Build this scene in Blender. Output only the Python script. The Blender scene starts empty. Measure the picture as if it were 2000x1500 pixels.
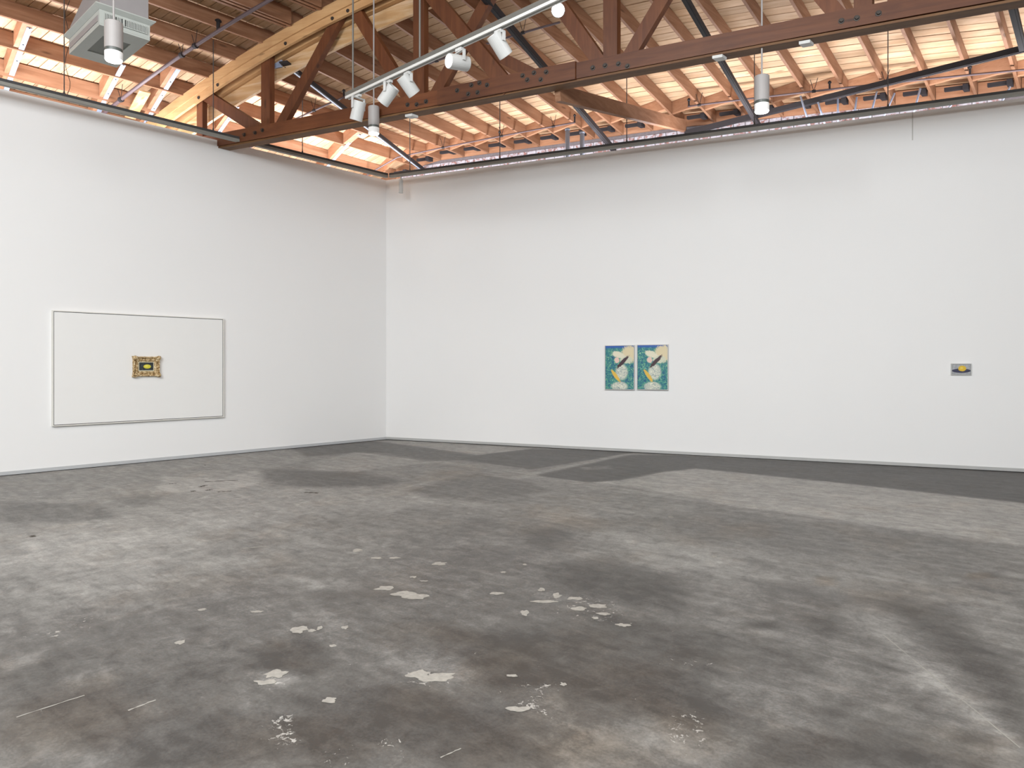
import bpy, bmesh, math, random
import numpy as np
from mathutils import Vector, Matrix, noise
random.seed(7)
SC = bpy.context.scene
COL = SC.collection
# ------------------------------------------------------------------ camera frame / room axes
F, CX, HY, H = 1381., 1000., 714., 1.55          # focal length in px of a 2000 px wide frame, horizon row, eye height
def hd(u):
    a = u - CX; n = math.hypot(a, F); return (a/n, F/n)
Yc = hd(2280); Xc = (Yc[1], -Yc[0])
_r = hd(-2045); Rc = (-_r[0], -_r[1])
R = (Rc[0]*Xc[0] + Rc[1]*Xc[1], Rc[0]*Yc[0] + Rc[1]*Yc[1])       # direction of the skewed right wall in plan
CAM = (11.9953, -9.0659, H)
WT = 5.43                                                        # top of the white walls
def P(s, t, z): return Vector((s*R[0], s*R[1] + t, z))           # s along the right wall and trusses, t off it
def st(x, y): s = x/R[0]; return s, y - s*R[1]
CS, CT = st(CAM[0], CAM[1])
def fz(u, v, z=0.):                                              # point of a level plane seen at a pixel
    a = (u-CX)/F; ds, dt = st(a*Xc[0]+Xc[1], a*Yc[0]+Yc[1]); k = (z-H)*F/(HY-v)
    return (CS+k*ds)*R[0], (CS+k*ds)*R[1] + CT+k*dt
# ------------------------------------------------------------------ camera, exposure, light
cd = bpy.data.cameras.new('camera'); cam = bpy.data.objects.new('camera', cd); COL.objects.link(cam)
cd.sensor_width = 36; cd.lens = 36*F/2000; cd.shift_y = -(750-HY)/2000; cd.clip_end = 200
cam.location = CAM
fw = Vector((Xc[1], Yc[1], 0)); rt = Vector((Xc[0], Yc[0], 0))
cam.rotation_euler = Matrix((rt, Vector((0, 0, 1)), -fw)).transposed().to_euler()
SC.camera = cam
vs = SC.view_settings; vs.view_transform = 'Standard'; vs.look = 'None'; vs.gamma = 1; vs.use_curve_mapping = False
vs.exposure = 0.0
w = bpy.data.worlds.new('world'); SC.world = w; w.use_nodes = True
w.node_tree.nodes['Background'].inputs[0].default_value = (0.8, 0.88, 1, 1)
w.node_tree.nodes['Background'].inputs[1].default_value = 0.3
def area(name, loc, direction, sx, sy, power, col, yaw=0., spread=180):
    l = bpy.data.lights.new(name, 'AREA'); l.shape = 'RECTANGLE'; l.size = sx; l.size_y = sy
    l.energy = power; l.color = col; l.spread = math.radians(spread)
    o = bpy.data.objects.new(name, l); COL.objects.link(o); o.location = loc
    o.rotation_euler = ((math.pi if direction == 'up' else 0), 0, yaw); return o
YAW = math.atan2(R[1], R[0])
# added downward fill lamps without a visible source (behind and above the camera)
area('overhead_fill_lamp', (11.5, -10.5, 7.25), 'down', 9, 7, 1120, (0.95, 0.985, 1))
area('overhead_fill_lamp', (16.5, -4.5, 6.9), 'down', 5, 6, 420, (0.96, 0.98, 1))
# added tilted fill lamps behind the camera, brightening the two white walls
def aimed(name, loc, to, sx, sy, power, col):
    o = area(name, loc, 'down', sx, sy, power, col); o.rotation_euler = (Vector(to)-Vector(loc)).to_track_quat('-Z', 'Y').to_euler(); return o
aimed('wall_fill_lamp', (16.0, -7.5, 6.0), (0, -3.8, 2.9), 7, 2.2, 710, (0.92, 0.972, 1))
aimed('wall_fill_lamp', (11.5, -14.5, 6.3), (7.0, 2.0, 2.9), 8, 2.2, 1420, (0.925, 0.972, 1))
# strip uplights lying on the tops of the partition walls
area('uplight_lamp', (-0.75, -6.0, 5.30), 'up', 0.25, 13, 420, (0.97, 0.96, 1.0))
area('uplight_lamp', P(6.5, 0.75, 5.30), 'up', 15, 0.25, 360, (0.97, 0.96, 1.0), YAW)
# ------------------------------------------------------------------ node helpers
def mat(name):
    m = bpy.data.materials.new(name); m.use_nodes = True
    nt = m.node_tree; return m, nt, nt.nodes['Principled BSDF']
def N(nt, typ, **kw):
    n = nt.nodes.new(typ)
    for k, v in kw.items():
        if k.startswith('i_'):
            key = k[2:]; key = int(key) if key.isdigit() else key.replace('_', ' ')
            n.inputs[key].default_value = v
        else: setattr(n, k, v)
    return n
def L(nt, a, b): nt.links.new(a, b)
def math_(nt, op, a, b=None, c=None, clamp=False):
    n = nt.nodes.new('ShaderNodeMath'); n.operation = op; n.use_clamp = clamp
    for i, x in enumerate((a, b, c)):
        if x is None: continue
        if isinstance(x, (int, float)): n.inputs[i].default_value = x
        else: nt.links.new(x, n.inputs[i])
    return n.outputs[0]
def mixc(nt, fac, a, b, mode='MIX'):
    n = nt.nodes.new('ShaderNodeMix'); n.data_type = 'RGBA'; n.blend_type = mode
    for i, x in ((0, fac), (6, a), (7, b)):
        if isinstance(x, (int, float)): n.inputs[i].default_value = x
        elif isinstance(x, tuple): n.inputs[i].default_value = (*x, 1) if len(x) == 3 else x
        else: nt.links.new(x, n.inputs[i])
    return n.outputs[2]
def ramp(nt, fac, stops, interp='LINEAR'):
    n = nt.nodes.new('ShaderNodeValToRGB'); e = n.color_ramp.elements; n.color_ramp.interpolation = interp
    while len(e) < len(stops): e.new(0.5)
    for q, (p, c) in zip(e, stops): q.position = p; q.color = (*c, 1) if isinstance(c, tuple) else (c, c, c, 1)
    nt.links.new(fac, n.inputs[0]); return n.outputs[0]
def noise_(nt, vec, scale, detail=4, rough=0.55, dist=0.):
    n = N(nt, 'ShaderNodeTexNoise', i_Scale=scale, i_Detail=detail, i_Roughness=rough, i_Distortion=dist)
    nt.links.new(vec, n.inputs['Vector']); return n.outputs['Fac']
def coords(nt, scale=(1, 1, 1), rotz=0., kind='Object'):
    tc = nt.nodes.new('ShaderNodeTexCoord'); mp = nt.nodes.new('ShaderNodeMapping'); mp.vector_type = 'POINT'
    mp.inputs['Rotation'].default_value = (0, 0, rotz); mp.inputs['Scale'].default_value = scale
    nt.links.new(tc.outputs[kind], mp.inputs[0]); return mp.outputs[0]
def bump(nt, bsdf, h, strength=0.3, dist=0.01):
    b = N(nt, 'ShaderNodeBump', i_Strength=strength, i_Distance=dist); nt.links.new(h, b.inputs['Height'])
    nt.links.new(b.outputs[0], bsdf.inputs['Normal'])
def plain(name, col, rough=0.5, metal=0., noise_amt=0.06, scale=8):
    m, nt, b = mat(name); v = coords(nt)
    f = noise_(nt, v, scale, 3)
    c = mixc(nt, f, tuple(x*(1-noise_amt) for x in col), tuple(min(1, x*(1+noise_amt)) for x in col))
    L(nt, c, b.inputs['Base Color']); b.inputs['Roughness'].default_value = rough; b.inputs['Metallic'].default_value = metal
    return m
def wood(name, light, mid, dark, axis='R', rnd=0.25, knots=True, rough=0.62, stain=0.35):
    m, nt, b = mat(name)
    if axis == 'R': v = coords(nt, (1, 1, 1), -YAW)
    else: v = coords(nt)
    oi = nt.nodes.new('ShaderNodeObjectInfo')
    off = nt.nodes.new('ShaderNodeCombineXYZ')
    r7 = math_(nt, 'MULTIPLY', oi.outputs['Random'], 37.)
    L(nt, r7, off.inputs[0]); L(nt, r7, off.inputs[1]); L(nt, r7, off.inputs[2])
    va = nt.nodes.new('ShaderNodeVectorMath'); va.operation = 'ADD'; L(nt, v, va.inputs[0]); L(nt, off.outputs[0], va.inputs[1])
    sc = nt.nodes.new('ShaderNodeVectorMath'); sc.operation = 'MULTIPLY'; L(nt, va.outputs[0], sc.inputs[0])
    sc.inputs[1].default_value = {'R': (0.7, 8, 8), 'Y': (9, 0.7, 9), 'Z': (9, 9, 0.8)}[axis]
    g = noise_(nt, sc.outputs[0], 1.6, 5, 0.6, 0.6)
    big = noise_(nt, va.outputs[0], 2.2, 3)
    c = ramp(nt, g, [(0.15, dark), (0.45, mid), (0.75, light)])
    c = mixc(nt, math_(nt, 'MULTIPLY', ramp(nt, big, [(0.45, 0.), (0.7, 1.)]), stain), c, dark)
    hsv = nt.nodes.new('ShaderNodeHueSaturation'); L(nt, c, hsv.inputs['Color'])
    val = math_(nt, 'MULTIPLY_ADD', oi.outputs['Random'], rnd*2, 1-rnd)
    L(nt, val, hsv.inputs['Value'])
    out = hsv.outputs[0]
    if knots:
        ks = nt.nodes.new('ShaderNodeVectorMath'); ks.operation = 'MULTIPLY'; L(nt, va.outputs[0], ks.inputs[0])
        ks.inputs[1].default_value = {'R': (1.2, 5, 5), 'Y': (5, 1.2, 5), 'Z': (4, 4, 1.2)}[axis]
        vo = N(nt, 'ShaderNodeTexVoronoi', i_Scale=1.0); L(nt, ks.outputs[0], vo.inputs['Vector'])
        k = ramp(nt, vo.outputs['Distance'], [(0.05, 1.), (0.12, 0.)])
        out = mixc(nt, math_(nt, 'MULTIPLY', k, 0.7), out, tuple(x*0.45 for x in dark))
    L(nt, out, b.inputs['Base Color']); b.inputs['Roughness'].default_value = rough
    bump(nt, b, g, 0.25, 0.004)
    return m
M = {}
M['plank'] = wood('pine_deck', (0.74, 0.53, 0.35), (0.61, 0.405, 0.24), (0.42, 0.24, 0.115), 'R', 0.17)
M['joist'] = wood('fir_joist', (0.36, 0.195, 0.115), (0.27, 0.13, 0.068), (0.17, 0.07, 0.03), 'Y', 0.14)
M['block'] = wood('fir_block', (0.47, 0.25, 0.145), (0.37, 0.18, 0.095), (0.25, 0.105, 0.05), 'R', 0.15)
M['arch'] = wood('pale_laminated_wood', (0.60, 0.37, 0.18), (0.52, 0.295, 0.13), (0.40, 0.20, 0.08), 'R', 0.06, stain=.5)
M['truss'] = wood('dark_truss_timber', (0.165, 0.056, 0.019), (0.115, 0.034, 0.010), (0.060, 0.016, 0.005), 'R', 0.1, rough=0.5)
M['web'] = wood('dark_web_timber', (0.170, 0.058, 0.019), (0.120, 0.036, 0.011), (0.068, 0.019, 0.006), 'Z', 0.12, rough=0.5)
M['brownboard'] = wood('brown_board', (0.20, 0.10, 0.035), (0.14, 0.06, 0.02), (0.08, 0.03, 0.01), 'R', 0.06)
M['ledger'] = wood('worn_ledger_wood', (0.70, 0.52, 0.36), (0.55, 0.33, 0.15), (0.40, 0.2, 0.08), 'R', 0.08, stain=0.2)
M['steel_dark'] = plain('dark_painted_steel', (0.020, 0.016, 0.018), 0.75, 0.0)
M['pipe'] = plain('primed_steel_pipe', (0.11, 0.075, 0.08), 0.45, 0.1)
M['galv'] = plain('galvanised_steel', (0.30, 0.33, 0.40), 0.45, 0.1)
M['strap'] = plain('pale_strap_steel', (0.36, 0.42, 0.56), 0.45, 0.0)
M['track'] = plain('track_aluminium', (0.16, 0.155, 0.14), 0.5, 0.1)
M['track_white'] = plain('track_white_lip', (0.72, 0.71, 0.68), 0.4)
M['rail'] = plain('grey_green_rail', (0.30, 0.295, 0.265), 0.5, 0.0)
M['rail_dark'] = plain('dark_rail_groove', (0.06, 0.06, 0.062), 0.6)
M['rod'] = plain('rod_steel', (0.10, 0.10, 0.10), 0.45, 0.4)
M['white'] = plain('white_enamel', (0.60, 0.60, 0.585), 0.38)
M['pend'] = plain('pendant_enamel', (0.40, 0.375, 0.365), 0.45)
M['cool_white'] = plain('hvac_white', (0.44, 0.46, 0.43), 0.5)
M['duct'] = plain('duct_grey', (0.30, 0.28, 0.28), 0.55)
M['black'] = plain('black_void', (0.012, 0.012, 0.012), 0.7)
M['iron'] = plain('old_iron_bolt', (0.05, 0.04, 0.034), 0.5, 0.3)
M['cap'] = plain('grey_ring', (0.10, 0.11, 0.10), 0.4)
def emit(name, col, s):
    m, nt, b = mat(name); b.inputs['Emission Color'].default_value = (*col, 1); b.inputs['Emission Strength'].default_value = s
    b.inputs['Base Color'].default_value = (.9, .9, .9, 1); return m
M['glow'] = emit('lamp_glow', (1, 0.97, 0.90), 14)
M['frost'] = emit('frosted_lens', (1, 0.97, 0.9), 0.12)
# wall paint
def wallmat():
    m, nt, b = mat('white_wall_paint'); v = coords(nt)
    f = noise_(nt, v, 0.6, 3)
    c = mixc(nt, f, (0.84, 0.835, 0.83), (0.865, 0.862, 0.858))
    L(nt, c, b.inputs['Base Color']); b.inputs['Roughness'].default_value = 0.75; b.inputs['Specular IOR Level'].default_value = 0.25
    bump(nt, b, noise_(nt, v, 180, 2), 0.05, 0.001); return m
M['wall'] = wallmat()
def brickmat():
    m, nt, b = mat('whitewashed_brick'); v = coords(nt)
    oi = nt.nodes.new('ShaderNodeObjectInfo')
    f = noise_(nt, v, 14, 5, 0.65)
    r = math_(nt, 'ADD', f, math_(nt, 'MULTIPLY', oi.outputs['Random'], 0.16))
    c = ramp(nt, r, [(0.40, (0.52, 0.51, 0.55)), (0.60, (0.42, 0.40, 0.44)), (0.70, (0.28, 0.14, 0.12))])
    L(nt, c, b.inputs['Base Color']); b.inputs['Roughness'].default_value = 0.85; bump(nt, b, f, 0.5, 0.01); return m
M['brick'] = brickmat()
M['mortar'] = plain('brick_mortar', (0.16, 0.14, 0.145), 0.95, scale=20, noise_amt=.3)
# ------------------------------------------------------------------ mesh helpers
def mesh_obj(name, bm, m, parent=None, smooth=False):
    me = bpy.data.meshes.new(name); bm.normal_update(); bm.to_mesh(me); bm.free()
    if smooth:
        for p in me.polygons: p.use_smooth = True
    me.materials.append(m); o = bpy.data.objects.new(name, me); COL.objects.link(o)
    if parent is not None:
        o.parent = parent; o.matrix_parent_inverse = parent.matrix_world.inverted()
    return o
def empty(name, loc, label, cat, group=None):
    o = bpy.data.objects.new(name, None); COL.objects.link(o); o.location = loc; o.empty_display_size = 0.1
    o.matrix_world = Matrix.Translation(loc)
    tag(o, label, cat, group); return o
def tag(o, label, cat, group=None):
    o['label'] = label; o['category'] = cat
    if group: o['group'] = group
    return o
def struct(o): o['kind'] = 'structure'; return o
def loft(bm, rings, caps=True):
    vs_ = [[bm.verts.new(p) for p in r] for r in rings]; n = len(rings[0])
    for a, b in zip(vs_[:-1], vs_[1:]):
        for i in range(n): bm.faces.new((a[i], a[(i+1) % n], b[(i+1) % n], b[i]))
    if caps: bm.faces.new(vs_[0][::-1]); bm.faces.new(vs_[-1])
    return bm
def box8(bm, pts):       # 4 bottom + 4 top
    return loft(bm, [pts[:4], pts[4:]])
def box(bm, x0, x1, y0, y1, z0, z1):
    return box8(bm, [Vector(p) for p in ((x0,y0,z0),(x1,y0,z0),(x1,y1,z0),(x0,y1,z0),(x0,y0,z1),(x1,y0,z1),(x1,y1,z1),(x0,y1,z1))])
def sbox(bm, s0, s1, t0, t1, z0, z1):
    return box8(bm, [P(*p) for p in ((s0,t0,z0),(s1,t0,z0),(s1,t1,z0),(s0,t1,z0),(s0,t0,z1),(s1,t0,z1),(s1,t1,z1),(s0,t1,z1))])
def beam(bm, a, b, w, h, side=None):
    a, b = Vector(a), Vector(b); d = (b-a).normalized()
    s = side.normalized() if side is not None else d.cross(Vector((0,0,1)))
    if s.length < 1e-4: s = Vector((1,0,0))
    s.normalize(); u = s.cross(d).normalized()
    rr = lambda p: [p - s*w/2 - u*h/2, p + s*w/2 - u*h/2, p + s*w/2 + u*h/2, p - s*w/2 + u*h/2]
    return loft(bm, [rr(a), rr(b)])
def tube(bm, pts, r, n=8, caps=True):
    pts = [Vector(p) for p in pts]; rings = []; prev = None
    for i, p in enumerate(pts):
        d = (pts[min(i+1, len(pts)-1)] - pts[max(i-1, 0)]).normalized()
        if prev is None: s = d.orthogonal().normalized()
        else: s = (prev - d*prev.dot(d)).normalized()
        prev = s; u = d.cross(s)
        rr = r[i] if isinstance(r, (list, tuple)) else r
        rings.append([p + (s*math.cos(2*math.pi*k/n) + u*math.sin(2*math.pi*k/n))*rr for k in range(n)])
    return loft(bm, rings, caps)
def lathe(bm, prof, org, axis, n=24, caps=True):
    axis = Vector(axis).normalized(); s = axis.orthogonal().normalized(); u = axis.cross(s); org = Vector(org)
    return loft(bm, [[org + axis*h + (s*math.cos(2*math.pi*k/n) + u*math.sin(2*math.pi*k/n))*r for k in range(n)] for h, r in prof], caps)
NB = bmesh.new
RV = Vector((R[0], R[1], 0)); NV = Vector((-R[1], R[0], 0)); Z = Vector((0, 0, 1))
# ------------------------------------------------------------------ roof shape
T1 = -3.47                                        # plane of the truss
TW = 1.85                                         # inner face of the brick end wall
ST = 2.19
JN = 0.612
def za(s): return max(7.72 - 0.0237*(s-6.8)**2, 6.2 if s > 7 else 0)        # top of the bowed chord = underside of the joists
def ze(s):
    if s > 5: return 6.27 - .035*(s-5)
    return 6.27 if s > 1 and za(s) > 6.42 else min(6.27, za(s)-.15)
def zr(s, t): return za(s) if t < T1 else za(s) + (ze(s)-za(s))*(t-T1)/(TW-T1)
JD = 0.24
# ------------------------------------------------------------------ shell
bm = NB(); box(bm, -0.16, 0, -22, 0.0, 0, WT); wl = struct(mesh_obj('wall_left', bm, M['wall']))
bm = NB(); sbox(bm, -0.17, 24, 0, 0.16, 0, WT); wr = struct(mesh_obj('wall_right', bm, M['wall']))
# far side walls of the hall, outside the picture
bm = NB(); box(bm, 23, 23.2, -22, 7.3, 0, 7.2); struct(mesh_obj('wall_far', bm, M['wall']))
bm = NB(); box(bm, -3.6, 23.2, -22.2, -22, 0, 7.9); struct(mesh_obj('wall_back', bm, M['wall']))
bm = NB(); sbox(bm, -3.6, 24.3, TW, TW+0.3, 4.0, 6.62); wb = struct(mesh_obj('wall_rear', bm, M['mortar']))
bm = NB(); box(bm, -3.7, -3.4, -22, 1.2, 4.0, 6.3); struct(mesh_obj('wall_side', bm, M['brick']))
k = 0
bmr = NB()
for row in range(6):
    z0 = 5.74 + row*0.078
    s = -3.2 + (0.108 if row % 2 else 0)
    while s < 10.5:
        if k < 300 and row < 5:
            bm = NB(); j = random.uniform(-.006, .006)
            sbox(bm, s+.006, s+.206+j*.5, TW-.012+j, TW+.05, z0+.005+j*.3, z0+.069+j*.3)
            mesh_obj('brick', bm, M['brick'], wb); k += 1
        else:
            sbox(bmr, s+.006, s+.206, TW-.012, TW+.05, z0+.005, z0+.069)
        s += 0.216
o = mesh_obj('brick_courses', bmr, M['brick'], wb); o['kind'] = 'stuff'
# baseboards: pale metal strip over a black strip painted as the gap's shadow
bm = NB(); box(bm, 0.0, 0.012, -22, 0, 0.008, 0.058); b1 = struct(mesh_obj('baseboard_left', bm, plain('baseboard_grey', (0.50, 0.51, 0.52), .5)))
bm = NB(); sbox(bm, 0.0, 24, -0.012, 0, 0.010, 0.058); b2 = struct(mesh_obj('baseboard_right', bm, plain('baseboard_warm_grey', (0.46, 0.46, 0.45), .5)))
bm = NB(); box(bm, 0.0, 0.004, -22, 0, 0.0, 0.008); mesh_obj('gap_shadow_strip', bm, M['black'], b1)
bm = NB(); sbox(bm, 0.0, 24, -0.004, 0, 0.0, 0.010); mesh_obj('gap_shadow_strip', bm, M['black'], b2)
# seam in the upper corner of the right wall
bm = NB(); sbox(bm, 9.62, 9.635, -0.002, 0.0, 5.0, WT-.002); mesh_obj('panel_seam', bm, plain('seam_grey', (.55,.54,.52), .8), wr)
# ------------------------------------------------------------------ floor
def smooth(a, b, x): q = np.clip((x-a)/(b-a), 0, 1); return q*q*(3-2*q)
def poly_sd(X, Y, pts):                            # signed distance, positive inside
    d = np.full(X.shape, 1e9); ins = np.zeros(X.shape, bool); n = len(pts)
    for i in range(n):
        x0, y0 = pts[i]; x1, y1 = pts[(i+1) % n]
        ex, ey = x1-x0, y1-y0; wx, wy = X-x0, Y-y0
        q = np.clip((wx*ex+wy*ey)/(ex*ex+ey*ey), 0, 1)
        d = np.minimum(d, (wx-ex*q)**2 + (wy-ey*q)**2)
        c = ((y0 > Y) != (y1 > Y)) & (X < (x1-x0)*(Y-y0)/((y1-y0) if abs(y1-y0) > 1e-9 else 1e-9) + x0)
        ins ^= c
    d = np.sqrt(d); return np.where(ins, d, -d)
W_ = lambda pts: [fz(u, v) for u, v in pts]
FX0, FX1, FY0, FY1, FS = -0.1, 14.0, -10.5, 4.2, 0.045
nx, ny = int((FX1-FX0)/FS), int((FY1-FY0)/FS)
gx = np.linspace(FX0, FX1, nx); gy = np.linspace(FY0, FY1, ny); GX, GY = np.meshgrid(gx, gy)
tone = np.zeros(GX.shape); brown = np.zeros(GX.shape); chip = np.zeros(GX.shape)
# worn and patched areas (each where it lies on the floor): polygon, tone, edge softness
PATCH = [
 ([(-200,1190),(500,1130),(1100,1110),(1700,1150),(2100,1200),(2300,1700),(-400,1700)], -.27, .9),

 ([(590,1000),(1000,990),(1000,1040),(700,1060)], -.10, .3),
 ([(430,935),(500,918),(520,930),(500,945),(440,962),(300,960),(320,930)], .22, .06),
 ([(1130,913),(1190,909),(1200,916),(1140,918)], .25, .05),
 ([(1760,1160),(2000,1170),(2000,1330),(1850,1240)], .14, .15),
 ([(570,1125),(660,1130),(700,1152),(600,1150)], .22, .08),
 ([(570,1200),(640,1190),(680,1210),(620,1225)], .18, .1),
 ([(0,1290),(90,1265),(90,1285),(0,1320)], .28, .08), ([(120,1320),(230,1300),(240,1325),(130,1345)], .2, .08),
 ([(1390,1190),(1410,1187),(1420,1205),(1390,1208)], -.25, .04), ([(1440,1215),(1520,1212),(1530,1230),(1450,1228)], -.30, .05),
 ([(1560,1200),(1630,1205),(1640,1245),(1600,1250)], -.22, .06), ([(1590,1370),(1680,1375),(1660,1400),(1590,1395)], -.28, .05),
 ([(1880,1430),(1950,1440),(1930,1460),(1870,1450)], -.3, .04),
 ([(500,1060),(1000,1060),(1100,1130),(700,1180),(450,1160)], -.10, .5),
 ([(560,872),(735,862),(932,888),(900,899),(838,901),(700,883),(600,892)], -.30, .06),
 ([(929,889),(1040,877),(1245,883),(1210,888),(1040,917),(960,906),(900,898)], -.42, .05),
 ([(1043,928),(1226,889),(1300,889),(2000,923),(2100,930),(2100,994),(2000,983),(1660,945),(1361,915),(1300,921),(1210,938),(1153,942)], -.46, .04),
 ([(735,861),(815,861),(1040,876),(932,889),(815,872)], .26, .08),
 ([(1361,915),(1660,945),(2000,983),(2100,994),(2100,1080),(2000,1067),(1473,993),(1250,955),(1153,942),(1210,938),(1300,921)], .34, .10),
 ([(785,957),(899,927),(938,925),(1040,943),(1070,960),(1028,978),(960,985),(880,975),(850,972)], -.20, .06),
 ([(600,905),(690,884),(760,885),(850,903),(760,912),(690,922),(610,918)], .22, .10),
 ([(520,915),(610,920),(700,922),(790,940),(740,950),(640,953),(560,948),(500,935)], -.30, .15),
 ([(0,905),(560,870),(610,900),(520,915),(560,950),(780,960),(860,985),(560,1010),(420,1040),(0,1110)], .16, .35),
 ([(0,980),(200,985),(240,1008),(120,1022),(0,1020)], -.30, .12),
 ([(230,968),(310,970),(305,985),(240,990)], -.22, .08),
 ([(0,1050),(350,1030),(420,1100),(200,1180),(0,1230)], .16, .3),
 ([(310,1000),(480,1005),(565,1025),(480,1045),(430,1035),(330,1015)], .12, .15),
 ([(440,1035),(500,1018),(535,1030),(470,1048)], -.16, .06),
 ([(760,1040),(960,1010),(1130,1035),(1120,1080),(900,1120),(790,1090)], -.12, .3),
 ([(1020,1035),(1110,1032),(1105,1065),(1030,1062)], -.28, .18),
 ([(1180,1020),(1400,990),(1900,1060),(2000,1100),(2000,1180),(1700,1100),(1400,1060)], -.16, .3),
 ([(1060,1105),(1180,1090),(1330,1130),(1360,1190),(1250,1180),(1110,1150)], -.30, .2),
 ([(1200,1040),(1380,1080),(1560,1150),(1560,1180),(1380,1130),(1220,1080)], .14, .15),
 ([(880,1250),(1180,1240),(1350,1290),(1380,1400),(1150,1370),(960,1330)], -.46, .28),
 ([(1150,1200),(1420,1230),(1600,1280),(1560,1330),(1300,1290)], -.26, .2),
 ([(1330,1170),(1480,1190),(1600,1240),(1680,1330),(1640,1440),(1500,1420),(1420,1330),(1380,1250)], .14, .2),
 ([(1690,1180),(1830,1240),(1990,1430),(2000,1500),(1960,1500),(1790,1330),(1700,1240)], .20, .12),
 ([(1720,1170),(1850,1180),(2000,1330),(2000,1430),(1850,1300)], -.30, .12),
 ([(500,1270),(600,1250),(640,1290),(600,1320),(520,1305)], -.40, .12),
 ([(260,1420),(420,1400),(500,1460),(420,1500),(270,1500)], -.40, .2),
 ([(0,1270),(220,1290),(300,1350),(180,1440),(0,1450)], -.20, .25),
 ([(560,1350),(830,1330),(860,1420),(700,1480),(560,1470)], -.30, .25),
 ([(780,1290),(930,1280),(940,1320),(830,1345)], .20, .12),
 ([(500,1310),(570,1310),(590,1330),(530,1345)], .30, .05),
 ([(1780,1315),(1835,1312),(1845,1340),(1790,1345)], .22, .04),
 ([(1040,1330),(1110,1345),(1090,1400),(1030,1370)], .20, .1),
 ([(1100,1420),(1260,1400),(1400,1450),(1380,1500),(1120,1500)], .14, .15),
 ([(840,1380),(1000,1390),(1060,1500),(840,1500)], -.30, .25),
 ([(1450,1130),(1560,1140),(1620,1175),(1500,1170)], -.24, .1),
 ([(1500,1430),(1700,1420),(1900,1500),(1480,1500)], -.30, .2),
]
for pts, a, soft in PATCH:
    tone += 1.7*a*smooth(-soft, soft, poly_sd(GX, GY, W_(pts)))
for pts, a, soft in [([(780,925),(930,905),(950,930),(800,945)], .55, .2), ([(980,985),(1130,985),(1180,1040),(1000,1050)], .5, .3),
    ([(880,1240),(1180,1240),(1350,1290),(1300,1400),(960,1340)], .8, .3), ([(520,1250),(620,1250),(620,1310),(530,1310)], .7, .12),
    ([(0,1370),(200,1330),(300,1380),(200,1470),(0,1480)], .7, .2), ([(760,1350),(860,1340),(880,1400),(760,1400)], .5, .15),
    ([(1700,1140),(1990,1140),(1990,1180),(1700,1170)], .35, .3), ([(1380,1030),(1500,1020),(1560,1050),(1400,1055)], .6, .15),
    ([(1590,1125),(1630,1125),(1630,1145),(1590,1145)], .9, .04), ([(1890,1118),(1940,1118),(1940,1130),(1890,1130)], 1., .03),
    ([(1500,1440),(2000,1440),(2000,1500),(1500,1500)], .5, .2), ([(600,1420),(1300,1420),(1300,1500),(600,1500)], .5, .3),
    ([(640,1190),(860,1200),(900,1240),(700,1240)], .4, .2), ([(1300,1400),(1420,1400),(1420,1470),(1300,1480)], .6, .1)]:
    brown += a*smooth(-soft, soft, poly_sd(GX, GY, W_(pts)))
for pts, a, soft in [([(515,1395),(585,1395),(590,1460),(530,1465)], 1., .04), ([(1300,1390),(1390,1390),(1390,1460),(1310,1480)], .85, .06),
    ([(1010,1330),(1090,1330),(1080,1400),(1010,1400)], .8, .06), ([(620,1460),(690,1460),(690,1500),(620,1500)], .8, .05),
    ([(1030,1160),(1200,1165),(1260,1225),(1080,1215)], .62, .1), ([(500,1320),(560,1318),(570,1345),(510,1350)], .8, .04),
    ([(1290,1280),(1400,1285),(1420,1305),(1300,1305)], .6, .05), ([(730,1440),(790,1440),(780,1475),(740,1475)], .8, .04),
    ([(40,1240),(230,1190),(240,1210),(60,1260)], .5, .05), ([(780,1310),(890,1315),(880,1345),(800,1345)], .8, .04)]:
    chip = np.maximum(chip, a*smooth(-soft, soft, poly_sd(GX, GY, W_(pts))))
# ribs of paler cement between the old slab bays
for a, b, wd, am in [((1000,936),(1226,887),.10,.38),((785,957),(910,925),.10,.22),((1040,930),(1250,962),.10,.2),((840,900),(1040,925),.10,.2),((905,987),(1075,962),.10,.16),((860,975),(740,1000),.08,.12),
                      ((1250,962),(1473,993),.06,.16),((560,1010),(900,955),.05,.10),((0,1135),(420,1085),.04,-.12),((1660,1190),(1725,1240),.07,.30),((1725,1240),(2010,1475),.03,.34),((430,1090),(800,1120),.08,.1)]:
    p, q = fz(*a), fz(*b); nlen = math.dist(p, q); dx, dy = (q[0]-p[0])/nlen, (q[1]-p[1])/nlen
    al = (GX-p[0])*dx + (GY-p[1])*dy; ac = np.abs((GX-p[0])*-dy + (GY-p[1])*dx)
    tone += am*smooth(wd*1.6, wd*.6, ac)*smooth(-.1, .1, al)*smooth(nlen+.1, nlen-.1, al)
verts = np.stack([GX.ravel(), GY.ravel(), np.zeros(GX.size)], 1)
idx = np.arange(nx*ny).reshape(ny, nx)
faces = np.stack([idx[:-1,:-1].ravel(), idx[:-1,1:].ravel(), idx[1:,1:].ravel(), idx[1:,:-1].ravel()], 1)
me = bpy.data.meshes.new('floor')
ext = [(-4,-22.3),(FX0,-22.3),(FX1,-22.3),(24,-22.3),(24,FY0),(24,FY1),(24,9.6),(FX1,9.6),(FX0,9.6),(-4,9.6),(-4,FY1),(-4,FY0)]
nv = len(verts); V2 = [tuple(v) for v in verts] + [(x, y, 0) for x, y in ext]
c00, c10, c11, c01 = int(idx[0,0]), int(idx[0,-1]), int(idx[-1,-1]), int(idx[-1,0])
E_ = lambda i: nv+i
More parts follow.
